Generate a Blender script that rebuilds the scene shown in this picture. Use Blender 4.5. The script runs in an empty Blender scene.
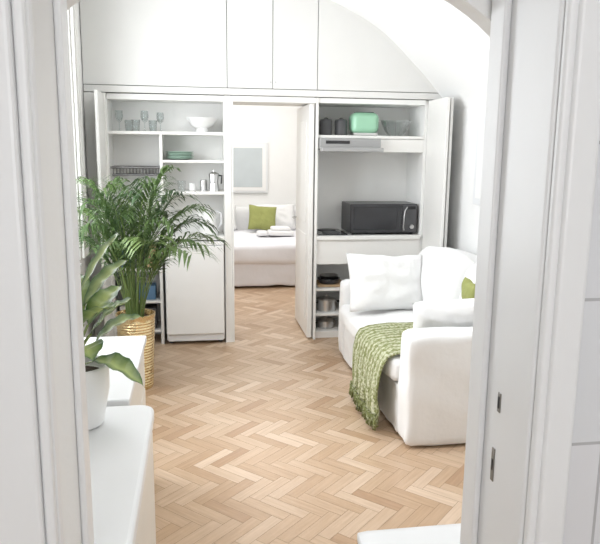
import bpy, bmesh, math, random
from mathutils import Vector, Matrix, noise
random.seed(7)
S=bpy.context.scene
try:
    S.view_settings.view_transform='Standard'
except Exception: pass

# ---------------- materials ----------------
def mat(name,col,rough=.5,metal=0,bump=0,bscale=40,var=0,vscale=6,spec=.5,trans=0,sheen=0,detail=4):
    m=bpy.data.materials.new(name);m.use_nodes=True
    nt=m.node_tree;b=nt.nodes['Principled BSDF']
    b.inputs['Base Color'].default_value=(*col,1)
    b.inputs['Roughness'].default_value=rough
    b.inputs['Metallic'].default_value=metal
    b.inputs['Specular IOR Level'].default_value=spec
    if trans: b.inputs['Transmission Weight'].default_value=trans
    if sheen: b.inputs['Sheen Weight'].default_value=sheen
    tc=nt.nodes.new('ShaderNodeTexCoord')
    if bump:
        n=nt.nodes.new('ShaderNodeTexNoise');n.inputs['Scale'].default_value=bscale;n.inputs['Detail'].default_value=detail
        nt.links.new(tc.outputs['Object'],n.inputs['Vector'])
        bp=nt.nodes.new('ShaderNodeBump');bp.inputs['Strength'].default_value=bump;bp.inputs['Distance'].default_value=.02
        nt.links.new(n.outputs['Fac'],bp.inputs['Height']);nt.links.new(bp.outputs['Normal'],b.inputs['Normal'])
    if var:
        n=nt.nodes.new('ShaderNodeTexNoise');n.inputs['Scale'].default_value=vscale
        nt.links.new(tc.outputs['Object'],n.inputs['Vector'])
        r=nt.nodes.new('ShaderNodeMix');r.data_type='RGBA'
        r.inputs[6].default_value=(*[c*(1-var) for c in col],1);r.inputs[7].default_value=(*[min(1,c*(1+var*.4)) for c in col],1)
        nt.links.new(n.outputs['Fac'],r.inputs[0]);nt.links.new(r.outputs[2],b.inputs['Base Color'])
    return m
WALL=mat('wall_paint',(.86,.86,.85),.8,bump=.08,bscale=60,var=.03)
CEIL=mat('ceiling_paint',(.90,.90,.89),.85,bump=.05,bscale=30,var=.02)
TRIM=mat('trim_gloss',(.81,.815,.82),.35,bump=.03,bscale=20,var=.03)
CAB=mat('cabinet_white',(.85,.842,.815),.4,bump=.02,bscale=15,var=.03)
UCAB=mat('upper_door_dimmed',(.76,.755,.735),.45,bump=.02,bscale=15,var=.03)  # cabinet white darkened, so dimmer light on the upper doors is in the colour
NICHE=mat('niche_white',(.89,.89,.87),.6,var=.03)
DARKGAP=mat('seam_shadow',(.16,.16,.155),.8,var=.1)
FAB=mat('slipcover_cotton',(.86,.86,.855),.95,bump=.35,bscale=9,sheen=.3,var=.03)
PIL=mat('pillow_linen',(.83,.83,.83),.95,bump=.45,bscale=12,sheen=.3,var=.03)
BLACK=mat('black_plastic',(.03,.03,.033),.3,var=.2)
BGLASS=mat('black_glass',(.02,.02,.023),.08,var=.1)
DARK=mat('dark_items',(.08,.08,.085),.5,var=.4)
STEEL=mat('steel',(.62,.62,.62),.28,metal=1,var=.08)
GREEN=mat('mint_enamel',(.33,.60,.42),.3,var=.06)
PLATE=mat('green_ceramic',(.40,.56,.46),.3,var=.08)
OLIVE=mat('green_cushion',(.31,.33,.11),.9,bump=.3,bscale=30,var=.12)
GOLD=mat('brass_pot',(.78,.62,.36),.27,metal=.92,bump=.6,bscale=22,var=.25,vscale=12)
SOIL=mat('soil',(.06,.04,.025),1,bump=.6,bscale=60,var=.5)
POTW=mat('white_ceramic',(.86,.86,.85),.3,var=.03)
BLUE=mat('blue_box',(.10,.2,.32),.6,var=.2)
WOODK=mat('light_wood',(.55,.38,.22),.5,var=.2,vscale=20)
BEDC=mat('bedspread',(.82,.82,.86),.9,bump=.3,bscale=8,var=.03)
CONS=mat('console_lacquer',(.78,.79,.80),.3,bump=.02,bscale=10,var=.03)
CONF=mat('console_front',(.78,.75,.69),.4,var=.04)
HING=mat('hinge_metal',(.30,.29,.27),.4,metal=.8,var=.2)
def glassmat(name,op=.25,col=(.9,.95,.95)):
    m=bpy.data.materials.new(name);m.use_nodes=True;nt=m.node_tree
    for n in list(nt.nodes):
        if n.type!='OUTPUT_MATERIAL': nt.nodes.remove(n)
    out=[n for n in nt.nodes if n.type=='OUTPUT_MATERIAL'][0]
    t=nt.nodes.new('ShaderNodeBsdfTransparent');g=nt.nodes.new('ShaderNodeBsdfGlossy');g.inputs['Roughness'].default_value=.08
    t.inputs['Color'].default_value=(*col,1)
    n=nt.nodes.new('ShaderNodeLayerWeight');n.inputs['Blend'].default_value=op
    x=nt.nodes.new('ShaderNodeMixShader')
    nt.links.new(n.outputs['Facing'],x.inputs[0]);nt.links.new(t.outputs[0],x.inputs[1]);nt.links.new(g.outputs[0],x.inputs[2]);nt.links.new(x.outputs[0],out.inputs[0])
    return m
GLASS=glassmat('clear_glass',.25,(.95,.97,.97))
PANE=glassmat('window_pane',.1,(.98,.99,1))
def attrmat(name,a,b,rough=.5,bump=0,transl=0):
    """mix two colours by vertex attribute 'tone' (+noise)"""
    m=bpy.data.materials.new(name);m.use_nodes=True;nt=m.node_tree;p=nt.nodes['Principled BSDF']
    at=nt.nodes.new('ShaderNodeAttribute');at.attribute_name='tone'
    tc=nt.nodes.new('ShaderNodeTexCoord');n=nt.nodes.new('ShaderNodeTexNoise');n.inputs['Scale'].default_value=35
    nt.links.new(tc.outputs['Object'],n.inputs['Vector'])
    ma=nt.nodes.new('ShaderNodeMath');ma.operation='MULTIPLY_ADD';ma.inputs[1].default_value=.5;ma.inputs[2].default_value=-.25
    nt.links.new(n.outputs['Fac'],ma.inputs[0])
    ad=nt.nodes.new('ShaderNodeMath');ad.operation='ADD';ad.use_clamp=True
    nt.links.new(at.outputs['Fac'],ad.inputs[0]);nt.links.new(ma.outputs[0],ad.inputs[1])
    mx=nt.nodes.new('ShaderNodeMix');mx.data_type='RGBA';mx.inputs[6].default_value=(*a,1);mx.inputs[7].default_value=(*b,1)
    nt.links.new(ad.outputs[0],mx.inputs[0]);nt.links.new(mx.outputs[2],p.inputs['Base Color'])
    p.inputs['Roughness'].default_value=rough
    if transl:
        tr=nt.nodes.new('ShaderNodeBsdfTranslucent');nt.links.new(mx.outputs[2],tr.inputs['Color'])
        ms=nt.nodes.new('ShaderNodeMixShader');ms.inputs[0].default_value=transl
        out=nt.nodes['Material Output']
        nt.links.new(p.outputs[0],ms.inputs[1]);nt.links.new(tr.outputs[0],ms.inputs[2]);nt.links.new(ms.outputs[0],out.inputs[0])
    return m
PALM=attrmat('palm_leaf',(.04,.085,.03),(.19,.27,.08),.45,transl=.25)
DIEF=attrmat('dieffenbachia_leaf',(.045,.11,.03),(.42,.50,.18),.4,transl=.2)

# ---------------- helpers ----------------
def grp(name):
    e=bpy.data.objects.new(name,None);S.collection.objects.link(e);e.empty_display_size=.1;return e
def link(me,name,m,par=None,smooth=False):
    o=bpy.data.objects.new(name,me);S.collection.objects.link(o)
    if m: me.materials.append(m)
    if par: o.parent=par
    if smooth:
        for p in me.polygons:p.use_smooth=True
    return o
def box(name,x0,x1,y0,y1,z0,z1,m,par=None,bev=.004,seg=2,rotz=0,piv=None,vr=0):
    bm=bmesh.new();bmesh.ops.create_cube(bm,size=1)
    for v in bm.verts:
        v.co=Vector((x0+(v.co.x+.5)*(x1-x0),y0+(v.co.y+.5)*(y1-y0),z0+(v.co.z+.5)*(z1-z0)))
    if vr:
        ed=[e for e in bm.edges if abs(e.verts[0].co.z-e.verts[1].co.z)>1e-5]
        bmesh.ops.bevel(bm,geom=ed,offset=vr,segments=8,affect='EDGES',profile=.5)
        if bev:
            ed=[e for e in bm.edges if abs(e.verts[0].co.z-e.verts[1].co.z)<1e-5]
            bmesh.ops.bevel(bm,geom=ed,offset=bev,segments=seg,affect='EDGES',profile=.5)
    elif bev: bmesh.ops.bevel(bm,geom=bm.edges[:],offset=bev,segments=seg,affect='EDGES',profile=.5)
    c=Vector(((x0+x1)/2,(y0+y1)/2,(z0+z1)/2))
    if rotz:
        pv=Vector(piv) if piv else c
        bmesh.ops.rotate(bm,verts=bm.verts,cent=pv,matrix=Matrix.Rotation(rotz,3,'Z'))
    bmesh.ops.translate(bm,verts=bm.verts,vec=-c)
    me=bpy.data.meshes.new(name);bm.to_mesh(me);bm.free()
    o=link(me,name,m,par);o.location=c
    return o
def lathe(name,prof,loc,m,par=None,n=40,smooth=True,rot=None):
    bm=bmesh.new();rings=[]
    for r,z in prof:
        if r<1e-5: rings.append([bm.verts.new((0,0,z))])
        else: rings.append([bm.verts.new((r*math.cos(2*math.pi*i/n),r*math.sin(2*math.pi*i/n),z)) for i in range(n)])
    for a,b in zip(rings,rings[1:]):
        for i in range(n):
            j=(i+1)%n
            if len(a)==1 and len(b)==1: continue
            if len(a)==1: bm.faces.new((a[0],b[j],b[i]))
            elif len(b)==1: bm.faces.new((a[i],a[j],b[0]))
            else: bm.faces.new((a[i],a[j],b[j],b[i]))
    bmesh.ops.recalc_face_normals(bm,faces=bm.faces)
    if rot: bmesh.ops.rotate(bm,verts=bm.verts,cent=(0,0,0),matrix=rot)
    me=bpy.data.meshes.new(name);bm.to_mesh(me);bm.free()
    o=link(me,name,m,par,smooth);o.location=loc
    if smooth:
        try:
            me.set_sharp_from_angle(angle=math.radians(40))
        except Exception: pass
    return o
def tube(name,pts,r,m,par=None,cyc=False):
    cu=bpy.data.curves.new(name,'CURVE');cu.dimensions='3D';cu.bevel_depth=r;cu.bevel_resolution=3;cu.use_fill_caps=True
    sp=cu.splines.new('POLY');sp.points.add(len(pts)-1)
    for p,q in zip(sp.points,pts): p.co=(*q,1)
    sp.use_cyclic_u=cyc
    o=bpy.data.objects.new(name,cu);S.collection.objects.link(o);cu.materials.append(m)
    if par:o.parent=par
    return o
def soft(name,x0,x1,y0,y1,z0,z1,r,m,par=None,puff=0.0,nz=0.006,ns=5,n=18,rot=None):
    bm=bmesh.new();bmesh.ops.create_cube(bm,size=2)
    bmesh.ops.subdivide_edges(bm,edges=bm.edges[:],cuts=n,use_grid_fill=True)
    h=Vector(((x1-x0)/2,(y1-y0)/2,(z1-z0)/2));c=Vector(((x0+x1)/2,(y0+y1)/2,(z0+z1)/2))
    for v in bm.verts:
        u=v.co.copy()
        p=Vector((u.x*h.x,u.y*h.y,u.z*h.z))
        q=Vector([max(-(h[i]-r),min(h[i]-r,p[i])) for i in range(3)])
        d=p-q
        if d.length>1e-6: p=q+d.normalized()*r
        if puff:
            for i in range(3):
                if abs(abs(u[i])-1)<1e-4:
                    j,k=(i+1)%3,(i+2)%3
                    p[i]+=math.copysign(puff*(1-u[j]**2)*(1-u[k]**2),u[i])
        w=p+c
        p=p+Vector((noise.noise(w*ns),noise.noise(w*ns+Vector((9,3,1))),noise.noise(w*ns+Vector((2,8,5)))))*nz
        v.co=p
    if rot: bmesh.ops.rotate(bm,verts=bm.verts,cent=(0,0,0),matrix=rot)
    me=bpy.data.meshes.new(name);bm.to_mesh(me);bm.free()
    o=link(me,name,m,par,True);o.location=c
    return o
def pillow(name,loc,w,h,t,rot,m,par=None,n=26,seed=0):
    """lies in local XZ plane, thickness along Y; rot= Euler tuple"""
    bm=bmesh.new();g={}
    for s in (1,-1):
        for i in range(n+1):
            for j in range(n+1):
                u=-1+2*i/n;v=-1+2*j/n
                if (i in(0,n) or j in(0,n)) and s==-1: g[s,i,j]=g[1,i,j];continue
                pin=.10
                x=u*(1-pin*(1-v*v)*abs(u)**2*.6);z=v*(1-pin*(1-u*u)*abs(v)**2*.6)
                th=((1-u**4)*(1-v**4))**.55 if abs(u)<1 and abs(v)<1 else 0
                wv=noise.noise(Vector((x*3+seed,z*3,s*2)))*.22*th
                g[s,i,j]=bm.verts.new((x*w/2,s*(th*(1+wv))*t/2,z*h/2+.03*h*noise.noise(Vector((u*2,seed,v)))))
    for s in (1,-1):
        for i in range(n):
            for j in range(n):
                f=[g[s,i,j],g[s,i+1,j],g[s,i+1,j+1],g[s,i,j+1]]
                if s==1:f.reverse()
                try:bm.faces.new(f)
                except Exception:pass
    bmesh.ops.recalc_face_normals(bm,faces=bm.faces)
    me=bpy.data.meshes.new(name);bm.to_mesh(me);bm.free()
    o=link(me,name,m,par,True);o.location=loc;o.rotation_euler=rot
    return o

# ---------------- floor (herringbone parquet planks) ----------------
def make_floor():
    W=.062;n=4;gap=.0009
    bm=bmesh.new();uvl=bm.loops.layers.uv.new('UVMap');cl=bm.loops.layers.float_color.new('tone')
    c,s=math.cos(math.radians(-45)),math.sin(math.radians(-45))
    def add(x,y,w,h):
        cx=x+w/2;cy=y+h/2
        X=(cx*c-cy*s)*W;Y=(cx*s+cy*c)*W
        if not(-1.05<X<2.35 and -1.35<Y<9.35): return
        pts=[(x,y),(x+w,y),(x+w,y+h),(x,y+h)]
        g=gap/W
        pts=[(px+(g if px==x else -g),py+(g if py==y else -g)) for px,py in pts]
        vs=[bm.verts.new(((px*c-py*s)*W,(px*s+py*c)*W,0)) for px,py in pts]
        f=bm.faces.new(vs);t=random.random();o=random.random()*50
        for l,(px,py) in zip(f.loops,pts):
            a,b=(px-x,py-y) if w>h else (py-y,px-x)
            l[uvl].uv=(a*W+o,b*W+o*.37);l[cl]=(t,t,t,1)
    K=200
    for k in range(-K,K):
        for mm in range(-30,30):
            x=k+2*n*mm
            if abs(x)<K: add(x,k,n,1)
            y=k-2*n+1+2*n*mm
            if abs(y)<K: add(k,y,1,n)
    me=bpy.data.meshes.new('floor');bm.to_mesh(me);bm.free()
    m=bpy.data.materials.new('oak_parquet');m.use_nodes=True;nt=m.node_tree;p=nt.nodes['Principled BSDF']
    at=nt.nodes.new('ShaderNodeAttribute');at.attribute_name='tone'
    cr=nt.nodes.new('ShaderNodeValToRGB');e=cr.color_ramp.elements
    e[0].position=0;e[0].color=(.49,.32,.20,1);e[1].position=1;e[1].color=(.72,.56,.42,1)
    k=e.new(.5);k.color=(.61,.44,.30,1);k=e.new(.15);k.color=(.55,.38,.245,1);k=e.new(.8);k.color=(.65,.485,.345,1)
    nt.links.new(at.outputs['Fac'],cr.inputs[0])
    uv=nt.nodes.new('ShaderNodeUVMap');mp=nt.nodes.new('ShaderNodeMapping');mp.inputs['Scale'].default_value=(5,70,1)
    n1=nt.nodes.new('ShaderNodeTexNoise');n1.inputs['Scale'].default_value=1.0;n1.inputs['Detail'].default_value=5
    nt.links.new(uv.outputs[0],mp.inputs[0]);nt.links.new(mp.outputs[0],n1.inputs['Vector'])
    mx=nt.nodes.new('ShaderNodeMix');mx.data_type='RGBA';mx.blend_type='MULTIPLY';mx.inputs[0].default_value=.35
    c2=nt.nodes.new('ShaderNodeValToRGB');c2.color_ramp.elements[0].position=.3;c2.color_ramp.elements[0].color=(.6,.54,.48,1);c2.color_ramp.elements[1].position=.7;c2.color_ramp.elements[1].color=(1,1,1,1)
    nt.links.new(n1.outputs['Fac'],c2.inputs[0]);nt.links.new(cr.outputs[0],mx.inputs[6]);nt.links.new(c2.outputs[0],mx.inputs[7])
    nt.links.new(mx.outputs[2],p.inputs['Base Color']);p.inputs['Roughness'].default_value=.34
    root=grp('floor')
    o=link(me,'parquet_planks',m,root)
    box('floor_base',-1.15,2.45,-1.4,9.4,-.12,-.002,mat('floor_joint',(.34,.24,.15),.8,var=.1),root,0)
make_floor()

# ---------------- shell ----------------
wl=grp('wall_left');X0,X1=-1.15,-.845
WY0,WY1,WZ0,WZ1=3.0,4.78,.80,2.7
box('pier_near',X0,X1,1.33,WY0,0,3.1,WALL,wl,0)
box('pier_far',X0,X1,WY1,6.0,0,3.1,WALL,wl,0)
box('sill_part',X0,X1,WY0,WY1,0,WZ0,WALL,wl,0)
box('lintel',X0,X1,WY0,WY1,WZ1,3.1,WALL,wl,0)
w=grp('window_1')
for nm,a in dict(head=(WY0,WY1,WZ1-.06,WZ1),bottom_rail=(WY0,WY1,WZ0,WZ0+.07),stile_1=(WY0,WY0+.06,WZ0,WZ1),stile_2=(WY1-.06,WY1,WZ0,WZ1),mullion=((WY0+WY1)/2-.05,(WY0+WY1)/2+.05,WZ0,WZ1)).items():
    box(nm,-1.02,-.95,a[0],a[1],a[2],a[3],TRIM,w,.006)
box('pane',-.99,-.982,WY0+.05,WY1-.05,WZ0+.05,WZ1-.05,PANE,w,0)
box('sill',-.95,-.815,WY0-.03,WY1+.03,WZ0-.03,WZ0,TRIM,w,.006)
sh=grp('window_shutter')
box('leaf_1',-.844,-.822,4.82,5.06,.82,2.68,CAB,sh,.004)
box('leaf_2',-.821,-.800,4.84,5.05,.83,2.67,CAB,sh,.004)
box('panel_upper',-.800,-.794,4.88,5.01,1.85,2.6,CAB,sh,.003)
box('panel_lower',-.800,-.794,4.88,5.01,.9,1.75,CAB,sh,.003)
box('wall_right',2.1,2.3,1.33,6.0,0,2.06,WALL,None,0)
def vault():
    key=[(2.12,1.90),(2.06,2.02),(1.94,2.16),(1.79,2.31),(1.49,2.57),(1.07,2.78),(.6,2.91),(.2,2.97),(-.3,3.0),(-1.0,3.0)]
    pts=[]
    for i in range(len(key)-1):
        p0=key[max(0,i-1)];p1=key[i];p2=key[i+1];p3=key[min(len(key)-1,i+2)]
        for k in range(8):
            t=k/8
            pts.append(tuple(.5*((2*p1[a])+(-p0[a]+p2[a])*t+(2*p0[a]-5*p1[a]+4*p2[a]-p3[a])*t*t+(-p0[a]+3*p1[a]-3*p2[a]+p3[a])*t**3) for a in (0,1)))
    pts.append(key[-1])
    bm=bmesh.new()
    ys=(1.33,5.4)
    a=[[bm.verts.new((x,y,z)) for x,z in pts] for y in ys]
    b=[[bm.verts.new((x+.0,y,3.15)) if i>0 else bm.verts.new((2.3,y,3.15)) for i,(x,z) in enumerate(pts)] for y in ys]
    for i in range(len(pts)-1):
        bm.faces.new((a[0][i],a[0][i+1],a[1][i+1],a[1][i]))
        bm.faces.new((a[1][i],a[1][i+1],b[1][i+1],b[1][i]))
        bm.faces.new((a[0][i],b[0][i],b[0][i+1],a[0][i+1]))
        bm.faces.new((b[0][i],b[1][i],b[1][i+1],b[0][i+1]))
    me=bpy.data.meshes.new('ceiling');bm.to_mesh(me);bm.free()
    link(me,'ceiling',CEIL,None,True)
    try: me.set_sharp_from_angle(angle=math.radians(35))
    except Exception: pass
vault()
wf=grp('wall_front')
box('left_part',-1.15,-.23,1.05,1.33,0,3.1,WALL,wf,0)
box('right_part',.66,2.3,1.10,1.33,0,3.1,WALL,wf,0)
def archwall():
    cx,a,h,sp=.173,.52,.328,1.644
    y0,y1=1.275,1.33;N=40
    bm=bmesh.new()
    arc=[(cx+a*math.cos(math.pi*i/N),sp+h*math.sin(math.pi*i/N)) for i in range(N+1)]
    top=[(cx+a*math.cos(math.pi*i/N)*1.0,3.1) for i in range(N+1)]
    f=[[bm.verts.new((x,y,z)) for x,z in arc] for y in (y0,y1)]
    t=[[bm.verts.new((x,y,z)) for x,z in top] for y in (y0,y1)]
    for i in range(N):
        bm.faces.new((f[0][i],f[0][i+1],t[0][i+1],t[0][i]))
        bm.faces.new((f[1][i+1],f[1][i],t[1][i],t[1][i+1]))
        bm.faces.new((f[0][i+1],f[0][i],f[1][i],f[1][i+1]))
    me=bpy.data.meshes.new('arch_head');bm.to_mesh(me);bm.free()
    link(me,'arch_head',WALL,wf)
archwall()
box('lintel_front',-.23,.66,1.05,1.275,2.15,3.1,WALL,wf,0)
df=grp('door_frame')
box('jamb_right',.58,.66,1.03,1.275,0,2.15,TRIM,df,.006,3)
box('stop_right',.566,.58,1.20,1.262,0,2.1,TRIM,df,.004)
box('casing_right',.60,.655,1.005,1.03,0,2.2,TRIM,df,.008,3)
box('casing_right_bead',.585,.603,1.012,1.03,0,2.2,TRIM,df,.006,3)
box('jamb_left',-.27,-.2301,1.03,1.275,0,2.15,TRIM,df,.006,3)
box('stop_left',-.23,-.217,1.20,1.262,0,2.1,TRIM,df,.004)
box('casing_left',-.33,-.25,1.0,1.03,0,2.2,TRIM,df,.008,3)
box('casing_left_bead',-.25,-.233,1.012,1.03,0,2.2,TRIM,df,.006,3)
box('head',-.23,.58,1.05,1.275,2.1,2.15,TRIM,df,.004)
for k,(y,z) in enumerate([(1.145,1.12),(1.155,.985)]):
    box('strike_plate_%d'%k,.578,.5805,y-.006,y+.006,z-(.02,.035)[k],z+(.02,.035)[k],HING,df,.001)
    box('strike_slot_%d'%k,.5765,.579,y-.003,y+.003,z-.012,z+.012,BLACK,df,.001)
TILE=bpy.data.materials.new('wall_tiles');TILE.use_nodes=True
nt=TILE.node_tree;p=nt.nodes['Principled BSDF'];tc=nt.nodes.new('ShaderNodeTexCoord');mp=nt.nodes.new('ShaderNodeMapping')
mp.inputs['Rotation'].default_value=(math.radians(90),0,0)
bk=nt.nodes.new('ShaderNodeTexBrick');bk.offset=0;bk.inputs['Scale'].default_value=1;bk.inputs['Brick Width'].default_value=.3;bk.inputs['Row Height'].default_value=.27
bk.inputs['Mortar Size'].default_value=.003;bk.inputs['Color1'].default_value=(.70,.71,.73,1);bk.inputs['Color2'].default_value=(.72,.72,.74,1);bk.inputs['Mortar'].default_value=(.45,.45,.46,1)
nt.links.new(tc.outputs['Object'],mp.inputs[0]);nt.links.new(mp.outputs[0],bk.inputs['Vector']);nt.links.new(bk.outputs['Color'],p.inputs['Base Color']);p.inputs['Roughness'].default_value=.3
box('wall_tiled',.656,1.4,1.03,1.10,0,2.7,TILE,None,0)
box('wall_hall_left',-1.15,-1.0,-1.4,1.05,0,2.7,WALL,None,0)
box('wall_hall_right',1.4,1.55,-1.4,1.1,0,2.7,WALL,None,0)
hbk=grp('wall_hall_back')
box('below',-1.15,1.55,-1.55,-1.4,0,1.0,WALL,hbk,0)
box('above',-1.15,1.55,-1.55,-1.4,2.4,2.7,WALL,hbk,0)
box('left',-1.15,-.5,-1.55,-1.4,1.0,2.4,WALL,hbk,0)
box('right',.9,1.55,-1.55,-1.4,1.0,2.4,WALL,hbk,0)
w2=grp('added_hall_window')  # unseen window added behind the camera to carry the frontal fill light
for nm,a in dict(head=(-.5,.9,2.34,2.4),rail=(-.5,.9,1.0,1.06),stile_1=(-.5,-.44,1.0,2.4),stile_2=(.84,.9,1.0,2.4),mullion=(.17,.23,1.0,2.4)).items():
    box(nm,a[0],a[1],-1.5,-1.44,a[2],a[3],TRIM,w2,.006)
box('ceiling_hall',-1.15,1.55,-1.55,1.05,2.7,2.8,CEIL,None,0)
box('wall_bedroom_left',-1.15,-1.0,6.0,9.2,0,2.8,WALL,None,0)
box('wall_bedroom_right',1.95,2.1,6.0,9.2,0,2.8,WALL,None,0)
box('wall_bedroom_back',-1.15,2.1,9.15,9.3,0,2.8,WALL,None,0)
box('ceiling_bedroom',-1.15,2.1,6.0,9.3,2.8,2.9,CEIL,None,0)

# ---------------- cabinet wall ----------------
bw=grp('wall_back')
box('back_left',-1.0,.285,5.97,6.03,0,3.1,NICHE,bw,0)
box('back_right',.975,2.15,5.97,6.03,0,3.1,NICHE,bw,0)
box('over_door',.285,.975,5.50,6.03,2.0,3.1,NICHE,bw,0)
ub=grp('upper_cabinet')
box('carcass',-.844,2.1,5.42,5.96,2.06,3.1,DARKGAP,ub,0)
box('bottom_rail',-.84,2.05,5.392,5.42,2.035,2.086,UCAB,ub,.005)
for k,(a,b) in enumerate([(-.84,.254),(.259,.616),(.621,.978),(.983,2.1)]):
    box('door_panel_%d'%k,a,b,5.397,5.42,2.091,3.1,UCAB,ub,.003)
for k,x in enumerate([.60,.64,.215]):
    lathe('keyhole_%d'%k,[(0,0),(.008,0),(.008,.006),(0,.006)],(x,5.397,2.14),STEEL,ub,16,rot=Matrix.Rotation(math.radians(90),3,'X'))
lc=grp('shelf_cupboard')
box('stile_left',-.842,-.68,5.397,5.43,0,2.03,CAB,lc,.004)
box('side_left',-.70,-.675,5.43,5.97,0,2.03,NICHE,lc,0)
box('open_leaf_left',-.72,-.695,5.08,5.395,.02,2.025,CAB,lc,.004)
box('side_right',.225,.284,5.397,5.97,0,2.03,CAB,lc,.004)
box('backing',-.675,.225,5.74,5.76,.0,2.03,NICHE,lc,0)
box('top_board',-.675,.225,5.42,5.74,1.985,2.03,NICHE,lc,.003)
box('shelf_1',-.675,.225,5.43,5.74,1.72,1.745,CAB,lc,.003)
box('divider',-.285,-.262,5.43,5.74,1.16,1.72,CAB,lc,.003)
box('shelf_2',-.262,.225,5.43,5.74,1.50,1.522,CAB,lc,.003)
box('shelf_3',-.262,.225,5.43,5.74,1.245,1.27,CAB,lc,.003)
box('shelf_4',-.675,-.285,5.43,5.74,1.16,1.185,CAB,lc,.003)
box('counter',-.675,.225,5.405,5.74,.875,.905,CAB,lc,.004)
box('low_divider',-.31,-.285,5.42,5.74,0,.875,CAB,lc,.003)
for k,z in enumerate([.10,.35,.62]):
    box('low_shelf_%d'%k,-.675,-.31,5.43,5.74,z,z+.02,CAB,lc,.003)
rc=grp('kitchenette_cupboard')
box('side_left',.976,.995,5.397,5.97,0,2.03,CAB,rc,.003)
box('side_right',1.905,1.93,5.43,5.97,0,2.03,NICHE,rc,.0)
box('stile_right',1.93,2.1,5.397,5.43,0,2.03,CAB,rc,.004)
box('open_leaf_right',1.925,1.95,4.985,5.395,.02,2.025,CAB,rc,.004)
box('open_leaf_folded',1.975,1.998,5.03,5.395,.02,2.025,CAB,rc,.004)
box('top_board',.995,1.905,5.41,5.97,1.99,2.03,NICHE,rc,.003)
box('backing',.995,1.905,5.85,5.87,0,2.03,NICHE,rc,0)
box('shelf',.995,1.905,5.42,5.85,1.71,1.735,CAB,rc,.004)
box('shelf_fascia',1.52,1.905,5.43,5.85,1.60,1.708,CAB,rc,.004)
box('counter',.995,1.905,5.40,5.85,.865,.90,CAB,rc,.004)
box('apron',.995,1.905,5.42,5.45,.655,.865,CAB,rc,.003)
box('low_shelf_1',.995,1.905,5.43,5.85,.42,.44,CAB,rc,.003)
box('low_shelf_2',.995,1.905,5.43,5.85,.20,.22,CAB,rc,.003)
box('plinth',.995,1.905,5.44,5.85,0,.06,CAB,rc,.003)
rh=grp('range_hood')
HOOD=mat('hood_brushed',(.40,.40,.40),.45,metal=.5,var=.1)
box('body',1.0,1.515,5.36,5.84,1.625,1.708,HOOD,rh,.006)
box('lip',1.0,1.515,5.27,5.36,1.60,1.635,HOOD,rh,.006)
box('filter',1.02,1.50,5.38,5.83,1.615,1.626,DARK,rh,.002)
box('control_strip',1.05,1.25,5.355,5.361,1.665,1.69,BLACK,rh,.001)
d=grp('door_1')
box('leaf',.925,.965,5.43,6.13,.01,1.985,CAB,d,.004)
box('leaf_panel_upper',.918,.926,5.55,6.02,1.0,1.85,CAB,d,.004)
box('leaf_panel_lower',.918,.926,5.55,6.02,.15,.9,CAB,d,.004)
tube('handle',[(.92,6.05,1.0),(.88,6.05,1.0),(.88,5.95,1.0)],.009,STEEL,d)
tr=grp('trim_1')
box('door_head',.285,.975,5.40,5.5,1.985,2.03,CAB,tr,.004)
box('door_jamb',.285,.30,5.40,6.03,0,1.985,CAB,tr,.003)

# ---------------- left cupboard items ----------------
fr=grp('mini_fridge')
box('body',-.262,.215,5.40,5.72,.03,.865,POTW,fr,.008)
box('door',-.262,.215,5.355,5.398,.09,.835,POTW,fr,.012,4)
box('top_strip',-.262,.215,5.362,5.398,.839,.865,POTW,fr,.004)
box('kick',-.25,.205,5.38,5.40,.03,.085,CONS,fr,.003)
for k,x in enumerate([-.23,.18]):
    lathe('foot_%d'%k,[(0,0),(.018,0),(.018,.03),(0,.03)],(x,5.45,0),DARK,fr,16)
def wineglass(par,x,y,z,s=1):
    lathe('glass',[(0,0),(.03*s,.001),(.004*s,.008),(.004*s,.07*s),(.025*s,.09*s),(.034*s,.12*s),(.03*s,.17*s),(.028*s,.17*s),(.031*s,.12*s),(.02*s,.095*s),(0,.085*s)],(x,y,z),GLASS,par,24)
gg=grp('glassware')
for x,y,s in [(-.60,5.55,.95),(-.40,5.53,.95),(-.28,5.6,.9)]: wineglass(gg,x,y,1.746,s)
for x,y in [(-.53,5.6),(-.47,5.53),(-.34,5.6)]:
    lathe('tumbler',[(0,0),(.028,0),(.035,.09),(.033,.09),(.026,.006),(0,.006)],(x,y,1.746),GLASS,gg,24)
fb=grp('fruit_bowl')
lathe('bowl',[(0,.035),(.03,.035),(.03,0),(.05,0),(.045,.03),(.09,.055),(.125,.115),(.118,.115),(.085,.065),(0,.05)],(.055,5.57,1.746),POTW,fb)
gp=grp('green_plates')
for k in range(5):
    lathe('plate_%d'%k,[(0,.0),(.06,0),(.115,.014),(.113,.018),(.06,.006),(0,.006)],(-.13,5.58,1.523+k*.012),PLATE,gp)
mk=grp('moka_pot')
lathe('base',[(0,0),(.045,0),(.035,.065),(.036,.07),(.043,.14),(.03,.15),(.008,.158),(.008,.17),(0,.172)],(.145,5.52,1.271),STEEL,mk,8,False)
tube('handle',[(.185,5.52,1.40),(.21,5.52,1.395),(.205,5.52,1.33)],.007,BLACK,mk)
cj=grp('coffee_jars')
lathe('jar_1',[(0,0),(.03,0),(.03,.08),(.025,.09),(0,.09)],(.06,5.56,1.271),STEEL,cj)
lathe('jar_2',[(0,0),(.03,0),(.03,.06),(.0,.06)],(-.03,5.58,1.271),POTW,cj)
lathe('jar_3',[(0,0),(.03,0),(.035,.08),(.0,.08)],(-.12,5.58,1.271),GLASS,cj)
kt=grp('kettle')
lathe('body',[(0,0),(.07,0),(.075,.02),(.06,.15),(.05,.19),(.02,.205),(.012,.22),(0,.22)],(.10,5.53,.906),POTW,kt)
tube('handle',[(.155,5.53,1.10),(.20,5.53,1.09),(.205,5.53,1.0),(.165,5.53,.95)],.011,CONS,kt)
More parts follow.
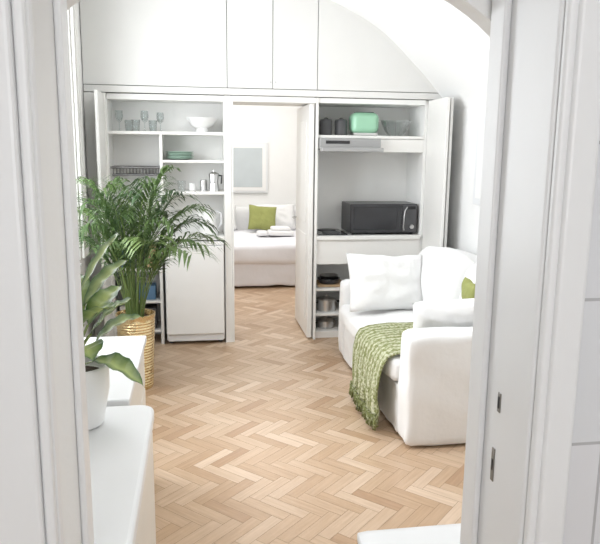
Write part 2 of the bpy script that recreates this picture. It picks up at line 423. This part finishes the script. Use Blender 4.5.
lathe('spout',[(.008,0),(.02,.0),(.012,.05),(.008,.05)],(.035,5.53,1.06),POTW,kt,16,rot=Matrix.Rotation(math.radians(-35),3,'Y'))
dr=grp('dish_rack')
RACK=mat('rack_wire',(.25,.25,.25),.35,metal=.7,var=.1)
for yy in (5.45,5.58,5.70):
    tube('rail',[(-.672,yy,1.46),(-.288,yy,1.46)],.009,RACK,dr)
    tube('rail_low',[(-.66,yy,1.40),(-.30,yy,1.40)],.007,RACK,dr)
for k in range(14):
    x=-.65+k*.026
    tube('wire',[(x,5.45,1.46),(x,5.45,1.40),(x,5.70,1.40),(x,5.70,1.46)],.004,RACK,dr)
bx=grp('pantry_boxes')
for k,(x,z,w,h,m) in enumerate([(-.60,.64,.1,.17,BLUE),(-.48,.64,.09,.13,DARK),(-.38,.64,.09,.18,WOODK),(-.6,.37,.12,.18,DARK),(-.42,.37,.14,.12,BLUE),(-.58,.12,.13,.2,POTW),(-.41,.12,.12,.18,DARK)]):
    box('box_%d'%k,x-w/2,x+w/2,5.47,5.62,z+.001,z+h,m,bx,.004)
# ---------------- right cupboard items ----------------
mw=grp('microwave')
box('body',1.29,1.885,5.45,5.80,.915,1.165,BLACK,mw,.008)
box('door_window',1.32,1.70,5.444,5.452,.945,1.14,BGLASS,mw,.003)
box('bezel',1.296,1.745,5.447,5.451,.925,1.157,BLACK,mw,.002)
box('control_panel',1.752,1.878,5.445,5.452,.925,1.157,DARK,mw,.003)
tube('handle',[(1.765,5.44,.94),(1.755,5.425,.97),(1.757,5.42,1.05),(1.765,5.425,1.11),(1.79,5.44,1.14)],.005,STEEL,mw)
box('display',1.80,1.865,5.443,5.447,1.12,1.145,BGLASS,mw,.001)
lathe('dial',[(0,0),(.02,0),(.018,.012),(0,.012)],(1.835,5.445,.97),STEEL,mw,20,rot=Matrix.Rotation(math.radians(90),3,'X'))
for k,x in enumerate([1.33,1.85]): lathe('foot_%d'%k,[(0,0),(.014,0),(.014,.016),(0,.016)],(x,5.5,.9),BLACK,mw,12)
hb=grp('cooktop')
box('glass',1.02,1.27,5.44,5.83,.901,.912,BGLASS,hb,.003)
for k,y in enumerate([5.54,5.73]): lathe('plate_%d'%k,[(0,0),(.08,0),(.078,.006),(0,.006)],(1.145,y,.912),DARK,hb)
cn=grp('canisters')
for k,x in enumerate([1.085,1.215]):
    lathe('canister_%d'%k,[(0,0),(.052,0),(.054,.01),(.054,.115),(.048,.13),(.02,.134),(.012,.145),(0,.145)],(x,5.55,1.736),DARK,cn)
ts=grp('toaster')
soft('body',1.30,1.53,5.48,5.66,1.755,1.925,.045,GREEN,ts,.004,0,5,14)
box('base',1.31,1.52,5.49,5.65,1.737,1.76,STEEL,ts,.006)
box('slot_1',1.34,1.49,5.525,5.545,1.92,1.932,BLACK,ts,.002)
box('slot_2',1.34,1.49,5.595,5.615,1.92,1.932,BLACK,ts,.002)
box('lever',1.535,1.555,5.555,5.585,1.85,1.87,STEEL,ts,.004)
gb=grp('glass_bowl')
lathe('bowl',[(0,0),(.06,0),(.10,.05),(.13,.13),(.124,.13),(.095,.052),(.055,.008),(0,.008)],(1.70,5.58,1.737),GLASS,gb)
for k in range(10):
    a=k*math.pi*2/10
    tube('rib_%d'%k,[(1.70+.062*math.cos(a),5.58+.062*math.sin(a),1.74),(1.70+.103*math.cos(a),5.58+.103*math.sin(a),1.787),(1.70+.132*math.cos(a),5.58+.132*math.sin(a),1.865)],.002,STEEL,gb)
pt=grp('cooking_pots')
def pot(x,y,z,r,h):
    lathe('pot',[(0,0),(r,0),(r,h),(r+.005,h),(r*.9,h+.01),(.02,h+.025),(.012,h+.04),(0,h+.04)],(x,y,z),STEEL,pt)
    tube('pot_handle',[(x-r,y-.03,z+h*.75),(x-r-.025,y-.02,z+h*.75),(x-r-.025,y+.02,z+h*.75),(x-r,y+.03,z+h*.75)],.005,BLACK,pt)
pot(1.12,5.57,.221,.085,.10);pot(1.34,5.60,.221,.09,.09);pot(1.12,5.60,.061,.08,.06)
box('tray_board',1.03,1.28,5.49,5.74,.442,.462,WOODK,pt,.005)
lathe('pan',[(0,0),(.08,0),(.10,.045),(.096,.045),(.078,.006),(0,.006)],(1.14,5.58,.463),BLACK,pt)
lathe('nested_bowl',[(0,0),(.05,0),(.085,.06),(.08,.06),(.045,.006),(0,.006)],(1.14,5.58,.475),STEEL,pt)
tube('pan_handle',[(1.14,5.50,.50),(1.10,5.42,.515),(1.08,5.38,.52)],.008,BLACK,pt)

# ---------------- bedroom ----------------
bed=grp('bed')
soft('mattress_cover',-.35,1.55,7.56,8.98,.28,.535,.07,BEDC,bed,.01,.012,4,20)
soft('valance',-.33,1.53,7.60,8.98,.02,.34,.03,BEDC,bed,0,.015,6,20)
soft('headboard',-.4,1.6,9.03,9.14,.0,.84,.04,PIL,None,.0,.004)
pillow('bed_pillow',(.22,8.84,.725),.62,.36,.16,(math.radians(-24),0,0),PIL,None,seed=3)
pillow('bed_pillow',(1.02,8.84,.725),.62,.36,.16,(math.radians(-24),0,0),PIL,None,seed=5)
pillow('green_cushion',(.85,8.58,.735),.37,.34,.11,(math.radians(-24),math.radians(5),0),OLIVE,None,seed=2)
tw=grp('folded_towels')
soft('towel_1',.88,1.20,8.06,8.32,.56,.62,.026,PIL,tw,0,.006)
soft('towel_2',.92,1.16,8.08,8.30,.617,.665,.022,PIL,tw,0,.006)
soft('towel_3',.74,.87,8.08,8.28,.56,.615,.024,PIL,tw,0,.006)
pc=grp('picture_frame')
box('frame',.02,.98,9.115,9.148,1.03,1.72,CONS,pc,.006)
box('mat_board',.05,.95,9.108,9.118,1.06,1.69,POTW,pc,.001)
box('print',.10,.90,9.104,9.11,1.11,1.64,mat('pale_print',(.55,.60,.62),.15,var=.14,vscale=4),pc,.001)

# ---------------- sofa ----------------
sf=grp('sofa')
soft('base',1.125,2.05,3.26,4.93,.03,.33,.02,FAB,sf,0,.006,6)
soft('skirt_front',1.105,1.14,3.40,4.80,.02,.31,.012,FAB,sf,0,.010,9,30)
soft('arm_near',1.10,2.05,3.215,3.40,.015,.645,.035,FAB,sf,.004,.012,6,24)
soft('arm_far',1.10,2.05,4.79,4.97,.015,.62,.04,FAB,sf,.006,.008)
soft('backrest',1.84,2.07,3.24,4.95,.03,.86,.06,FAB,sf,.01,.008,4)
soft('seat_cushion',1.06,1.86,3.405,4.785,.31,.465,.05,FAB,sf,.012,.014,5,28)
soft('back_cushion_far',1.62,1.86,4.09,4.78,.46,.90,.09,FAB,sf,.03,.020,5,22,rot=Matrix.Rotation(math.radians(9),3,'Y'))
soft('back_cushion_near',1.70,1.88,3.42,4.07,.46,.88,.085,FAB,sf,.02,.020,5,22,rot=Matrix.Rotation(math.radians(9),3,'Y'))
pillow('throw_pillow',(1.34,4.48,.68),.60,.42,.19,(math.radians(-20),math.radians(3),math.radians(8)),PIL,None,seed=11)
pillow('throw_pillow',(1.43,3.535,.635),.42,.29,.15,(math.radians(22),math.radians(-4),math.radians(-8)),PIL,None,seed=21)
pillow('green_cushion',(1.69,3.77,.655),.32,.34,.10,(math.radians(-10),math.radians(0),math.radians(78)),OLIVE,None,seed=9)
def throw():
    y0,y1=3.44,4.06
    path=[(1.46,.488),(1.30,.490),(1.18,.488),(1.10,.480),(1.045,.458),(1.018,.41),(1.005,.34),(1.00,.26),(1.00,.18),(1.005,.09)]
    P=[]
    for i in range(len(path)-1):
        for k in range(6):
            t=k/6;P.append((path[i][0]*(1-t)+path[i+1][0]*t,path[i][1]*(1-t)+path[i+1][1]*t))
    P.append(path[-1])
    bm=bmesh.new();NY=60;G=[];uvl=bm.loops.layers.uv.new('UVMap')
    for i,(x,z) in enumerate(P):
        row=[]
        s=i/(len(P)-1)
        for j in range(NY+1):
            t=j/NY;hang=max(0,(.46-z))/.36
            y=y0+(y1-y0)*t+ (0.02*noise.noise(Vector((s*5,t*3,1))))
            y+=hang*(-.02)*(1-t)
            dx=-abs(.020*math.sin(t*17+s*2))*hang-.014*noise.noise(Vector((s*6,t*6,4)))*hang
            dz=.010*abs(noise.noise(Vector((x*9,y*9,2))))*(1-hang)+ (-.03*math.sin(t*3.1)+.02)*max(0,hang-.8)*5*.5
            row.append(bm.verts.new((x+dx,y,z+dz+.004)))
        G.append(row)
    for i in range(len(G)-1):
        for j in range(NY):
            f=bm.faces.new((G[i][j],G[i+1][j],G[i+1][j+1],G[i][j+1]))
            for l,(a,b) in zip(f.loops,((i,j),(i+1,j),(i+1,j+1),(i,j+1))): l[uvl].uv=(a/len(G),b/NY)
    last=[v.co.copy() for v in G[-1]]
    for j in range(NY+1):
        for k in range(2):
            p=last[j]+Vector((random.uniform(-.006,.006),random.uniform(-.006,.006),0))
            e=p+Vector((random.uniform(-.012,.008),random.uniform(-.01,.01),-.07))
            e.z=max(e.z,.012)
            w=.003
            vs=[bm.verts.new(q) for q in (p+Vector((0,-w,0)),p+Vector((0,w,0)),e+Vector((0,w,0)),e+Vector((0,-w,0)))]
            bm.faces.new(vs)
    me=bpy.data.meshes.new('throw_blanket');bm.to_mesh(me);bm.free()
    m=bpy.data.materials.new('knit_green');m.use_nodes=True;nt=m.node_tree;p=nt.nodes['Principled BSDF']
    tc=nt.nodes.new('ShaderNodeTexCoord');uv=nt.nodes.new('ShaderNodeUVMap')
    vo=nt.nodes.new('ShaderNodeTexVoronoi');vo.inputs['Scale'].default_value=75
    no=nt.nodes.new('ShaderNodeTexNoise');no.inputs['Scale'].default_value=55;no.inputs['Detail'].default_value=3
    wv=nt.nodes.new('ShaderNodeTexWave');wv.bands_direction='Y';wv.inputs['Scale'].default_value=3.5;wv.inputs['Distortion'].default_value=1.2
    nt.links.new(uv.outputs[0],wv.inputs['Vector'])
    nt.links.new(tc.outputs['Object'],vo.inputs['Vector']);nt.links.new(tc.outputs['Object'],no.inputs['Vector'])
    ma=nt.nodes.new('ShaderNodeMath');ma.operation='MULTIPLY_ADD';ma.inputs[1].default_value=.2;ma.inputs[2].default_value=-.10
    nt.links.new(wv.outputs['Fac'],ma.inputs[0])
    ad=nt.nodes.new('ShaderNodeMath');nt.links.new(no.outputs['Fac'],ad.inputs[0]);nt.links.new(ma.outputs[0],ad.inputs[1])
    cr=nt.nodes.new('ShaderNodeValToRGB');cr.color_ramp.elements[0].position=.40;cr.color_ramp.elements[0].color=(.22,.24,.09,1);cr.color_ramp.elements[1].position=.66;cr.color_ramp.elements[1].color=(.58,.59,.42,1)
    nt.links.new(ad.outputs[0],cr.inputs[0]);nt.links.new(cr.outputs[0],p.inputs['Base Color'])
    b=nt.nodes.new('ShaderNodeBump');b.inputs['Strength'].default_value=.8;b.inputs['Distance'].default_value=.01
    nt.links.new(vo.outputs['Distance'],b.inputs['Height']);nt.links.new(b.outputs['Normal'],p.inputs['Normal']);p.inputs['Roughness'].default_value=.95
    o=link(me,'throw_blanket',m,None,True)
    md=o.modifiers.new('s','SOLIDIFY');md.thickness=.01;md.offset=1
throw()
pf=grp('picture_frame')
box('frame',2.07,2.098,3.85,4.74,1.22,1.86,CONS,pf,.005)
box('print',2.064,2.072,3.90,4.69,1.27,1.81,POTW,pf,.001)

# ---------------- consoles ----------------
c1=grp('storage_cabinet')
box('top',-.84,-.158,1.345,2.25,.67,.72,CONS,c1,.014,4,vr=.05)
box('body',-.835,-.17,1.355,2.24,.04,.668,CONF,c1,.008,3,vr=.04)
box('door_face',-.172,-.163,1.42,2.17,.06,.65,CONF,c1,.003)
box('plinth',-.82,-.2,1.38,2.2,0,.04,DARK,c1,.002)
c2=grp('console_table')
box('top',-.84,-.25,2.30,3.14,.69,.72,CONS,c2,.006,3)
box('body',-.835,-.275,2.31,3.13,.05,.69,CONS,c2,.004)
for k in range(3):
    box('drawer_%d'%k,-.278,-.262,2.325,3.115,.08+k*.2,.265+k*.2,CONF,c2,.004)
box('plinth',-.82,-.3,2.34,3.1,0,.05,CONS,c2,.002)
st=grp('side_table')
soft('top',.48,1.05,1.40,1.855,.38,.42,.018,CONS,st,0,0,5,14)
for k,(x,y) in enumerate([(.56,1.46),(.99,1.46),(.56,1.79),(.99,1.79)]):
    lathe('leg_%d'%k,[(0,0),(.014,0),(.02,.385),(0,.385)],(x,y,0),CONS,st,16)

# ---------------- plants ----------------
def palm(cx,cy,z0):
    pr=grp('potted_palm')
    prof=[(0,0),(.10,0),(.105,.01)]
    for k in range(24):
        z=.02+k*.0195
        r=.105+.022*(z/.50)
        prof+= [(r+.0025,z),(r-.001,z+.01)]
    prof+=[(.13,.50),(.132,.52),(.122,.52),(.115,.47),(0,.47)]
    lathe('brass_pot',prof,(cx,cy,.0),GOLD,pr,48)
    lathe('soil',[(0,.0),(.115,0),(.10,.015),(0,.02)],(cx,cy,.47),SOIL,pr)
    bm=bmesh.new();cl=bm.loops.layers.float_color.new('tone')
    def face(pts,t):
        f=bm.faces.new([bm.verts.new(p) for p in pts])
        for l in f.loops:l[cl]=(t,t,t,1)
    N=32
    for i in range(N):
        az=i*2.39996+random.uniform(-.2,.2)
        q=(i+.5)/N
        reach=.16+.40*q+random.uniform(-.05,.05);H=1.10-.40*q+random.uniform(-.06,.06)
        dx,dy=math.cos(az),math.sin(az)
        if dx<0: reach*=.85
        if dy>.0: reach*=.9
        base=Vector((cx+dx*.05,cy+dy*.05,z0))
        pts=[]
        M=30
        for k in range(M+1):
            t=k/M
            pts.append(base+Vector((dx*reach*t**1.6,dy*reach*t**1.6,H*(1.25*t-.38*t**3-.12*q*t**4))))
        for k in range(M):
            r0=.006*(1-k/M)+.0015;a=pts[k];b=pts[k+1];sd=Vector((-dy,dx,0))*r0;up=Vector((dx,dy,0))*r0*.8
            face([a-sd,a+up,b+up,b-sd],.75);face([a+up,a+sd,b+sd,b+up],.75);face([a+sd,a-sd,b-sd,b+sd],.6)
        tone=random.uniform(.0,.6)
        for k in range(10,M+1):
            t=k/M;T=(pts[k]-pts[k-1]).normalized();sd=Vector((-dy,dx,0))
            ln=.235*math.sin(math.pi*min(1,(t-.12)*.95))**.6*random.uniform(.85,1.1)+.03
            for s in (1,-1):
                D=(sd*s*.75+T*.75+Vector((0,0,.12))).normalized()
                D=(D+Vector((random.uniform(-.1,.1),random.uniform(-.1,.1),random.uniform(-.1,.1)))).normalized()
                a=pts[k];m1=a+D*ln*.45;tip=a+D*ln+Vector((0,0,-ln*.42))
                m2=a+D*ln*.78+Vector((0,0,-ln*.17))
                wv=D.cross(Vector((0,0,1))).normalized()*.0085
                tt=tone+random.uniform(-.1,.1)
                face([a,m1-wv,m1+wv],tt);face([m1-wv,m2-wv*.8,m2+wv*.8,m1+wv],tt);face([m2-wv*.8,tip,m2+wv*.8],tt)
    for v in bm.verts:
        if v.co.x<-.79: v.co.x=-.79+ (v.co.x+.79)*.03
        if v.co.x<-.64 and v.co.y>5.05: v.co.y=5.05
        if v.co.y>5.30: v.co.y=5.30
    me=bpy.data.meshes.new('fronds');bm.to_mesh(me);bm.free();link(me,'fronds',PALM,pr)
palm(-.42,4.42,.47)
def dieff(cx,cy,z0):
    pr=grp('potted_dieffenbachia')
    lathe('pot',[(0,0),(.07,0),(.078,.006),(.10,.12),(.102,.20),(.098,.205),(.092,.20),(.09,.17),(0,.17)],(cx,cy,z0),POTW,pr,48)
    lathe('soil',[(0,0),(.09,0),(.06,.008),(0,.012)],(cx,cy,z0+.168),SOIL,pr)
    bm=bmesh.new();cl=bm.loops.layers.float_color.new('tone')
    specs=[(.25,.09,.10,.17,.03),(.9,.08,.15,.17,.05),(-.4,.09,.05,.19,-.05),(1.7,.06,.18,.19,.06),(-1.2,.10,.10,.19,.0),(2.6,.10,.13,.19,.0),(3.4,.10,.08,.2,.0),(-2.2,.09,.15,.19,.02),(.5,.05,.22,.17,.07),(-.7,.06,.17,.16,.03),(4.4,.05,.24,.16,.06),(.1,.07,.13,.15,.05),(.35,.03,.26,.15,.10)]
    for az,rb,hb_,L,rise in specs:
        dx,dy=math.cos(az),math.sin(az);d=Vector((dx,dy,0));sd=Vector((-dy,dx,0))
        b0=Vector((cx+dx*.015,cy+dy*.015,z0+.175));b1=Vector((cx+dx*rb*.7,cy+dy*rb*.7,z0+.17+hb_))
        for k in range(8):
            t0,t1=k/8,(k+1)/8
            def pp(t): return b0.lerp(b1,t)+d*(-.02*math.sin(math.pi*t))
            a,b=pp(t0),pp(t1);r=.006
            for s1,s2 in ((sd*r,d*r),(d*r,-sd*r),(-sd*r,-d*r),(-d*r,sd*r)):
                f=bm.faces.new([bm.verts.new(q) for q in (a+s1,a+s2,b+s2,b+s1)])
                for l in f.loops:l[cl]=(.7,.7,.7,1)
        NL,NW=14,6;G=[]
        for i in range(NL+1):
            t=i/NL;w=L*.29*(math.sin(math.pi*t**.8)**.75 if 0<t<1 else 0)
            c=b1+d*(L*(t*.9))+Vector((0,0,rise*t*1.6+.09*t-L*.75*t*t*.55))
            row=[]
            for j in range(-NW//2,NW//2+1):
                u=j/(NW/2)
                row.append((bm.verts.new(c+sd*w*u+Vector((0,0,abs(u)*w*.35+.004*math.sin(t*22+u)))),u,t))
            G.append(row)
        for i in range(NL):
            for j in range(NW):
                q=[G[i][j],G[i][j+1],G[i+1][j+1],G[i+1][j]]
                f=bm.faces.new([a[0] for a in q]);f.smooth=True
                for l,a in zip(f.loops,q):
                    tn=max(0,.95-abs(a[1])*.95)*(.4+.6*math.sin(math.pi*a[2]));l[cl]=(tn,tn,tn,1)
    me=bpy.data.meshes.new('leaves');bm.to_mesh(me);bm.free();link(me,'leaves',DIEF,pr)
dieff(-.39,2.10,.72)

# ---------------- lights ----------------
def area(name,loc,rot,sx,sy,pw,col=(1,1,1)):
    l=bpy.data.lights.new(name,'AREA');l.shape='RECTANGLE';l.size=sx;l.size_y=sy;l.energy=pw;l.color=col
    o=bpy.data.objects.new(name,l);S.collection.objects.link(o);o.location=loc;o.rotation_euler=rot;return o
area('window_daylight',(-1.2,(WY0+WY1)/2,1.75),(0,math.radians(-90),0),1.8,1.7,96,(.98,.99,1))
area('ceiling_fill',(.5,2.6,2.85),(0,0,0),1.4,1.8,20,(1,.98,.96))  # fill light added under the vault to brighten the room, no fixture
area('bedroom_fill',(.5,7.6,2.72),(0,0,0),1.8,1.8,46,(1,.98,.95))  # fill light added above the bed to brighten the bedroom, no fixture
area('hall_front_fill',(.2,-1.52,1.7),(math.radians(90),0,0),1.35,1.35,23,(.99,.99,1))  # frontal fill added at the made-up hall window, brightens frame and niches
w=bpy.data.worlds.new('sky');S.world=w;w.use_nodes=True
bg=w.node_tree.nodes['Background'];bg.inputs[0].default_value=(.92,.96,1,1);bg.inputs[1].default_value=1.7

# ---------------- camera ----------------
F=Vector((.1537,.9715,-.1805)).normalized();R=Vector((.988,-.156,0));U=Vector((.0282,.1783,.9838))
U2=(U-.0105*R);U2=(U2-U2.dot(F)*F).normalized();R2=F.cross(U2).normalized()
cam=bpy.data.cameras.new('camera');co=bpy.data.objects.new('camera',cam);S.collection.objects.link(co)
M=Matrix.Identity(4)
for i in range(3): M[i][0]=R2[i];M[i][1]=U2[i];M[i][2]=-F[i]
M[0][3],M[1][3],M[2][3]=0,0,1.6
co.matrix_world=M;cam.sensor_width=36;cam.lens=657/600*36;cam.clip_start=.05
S.camera=co
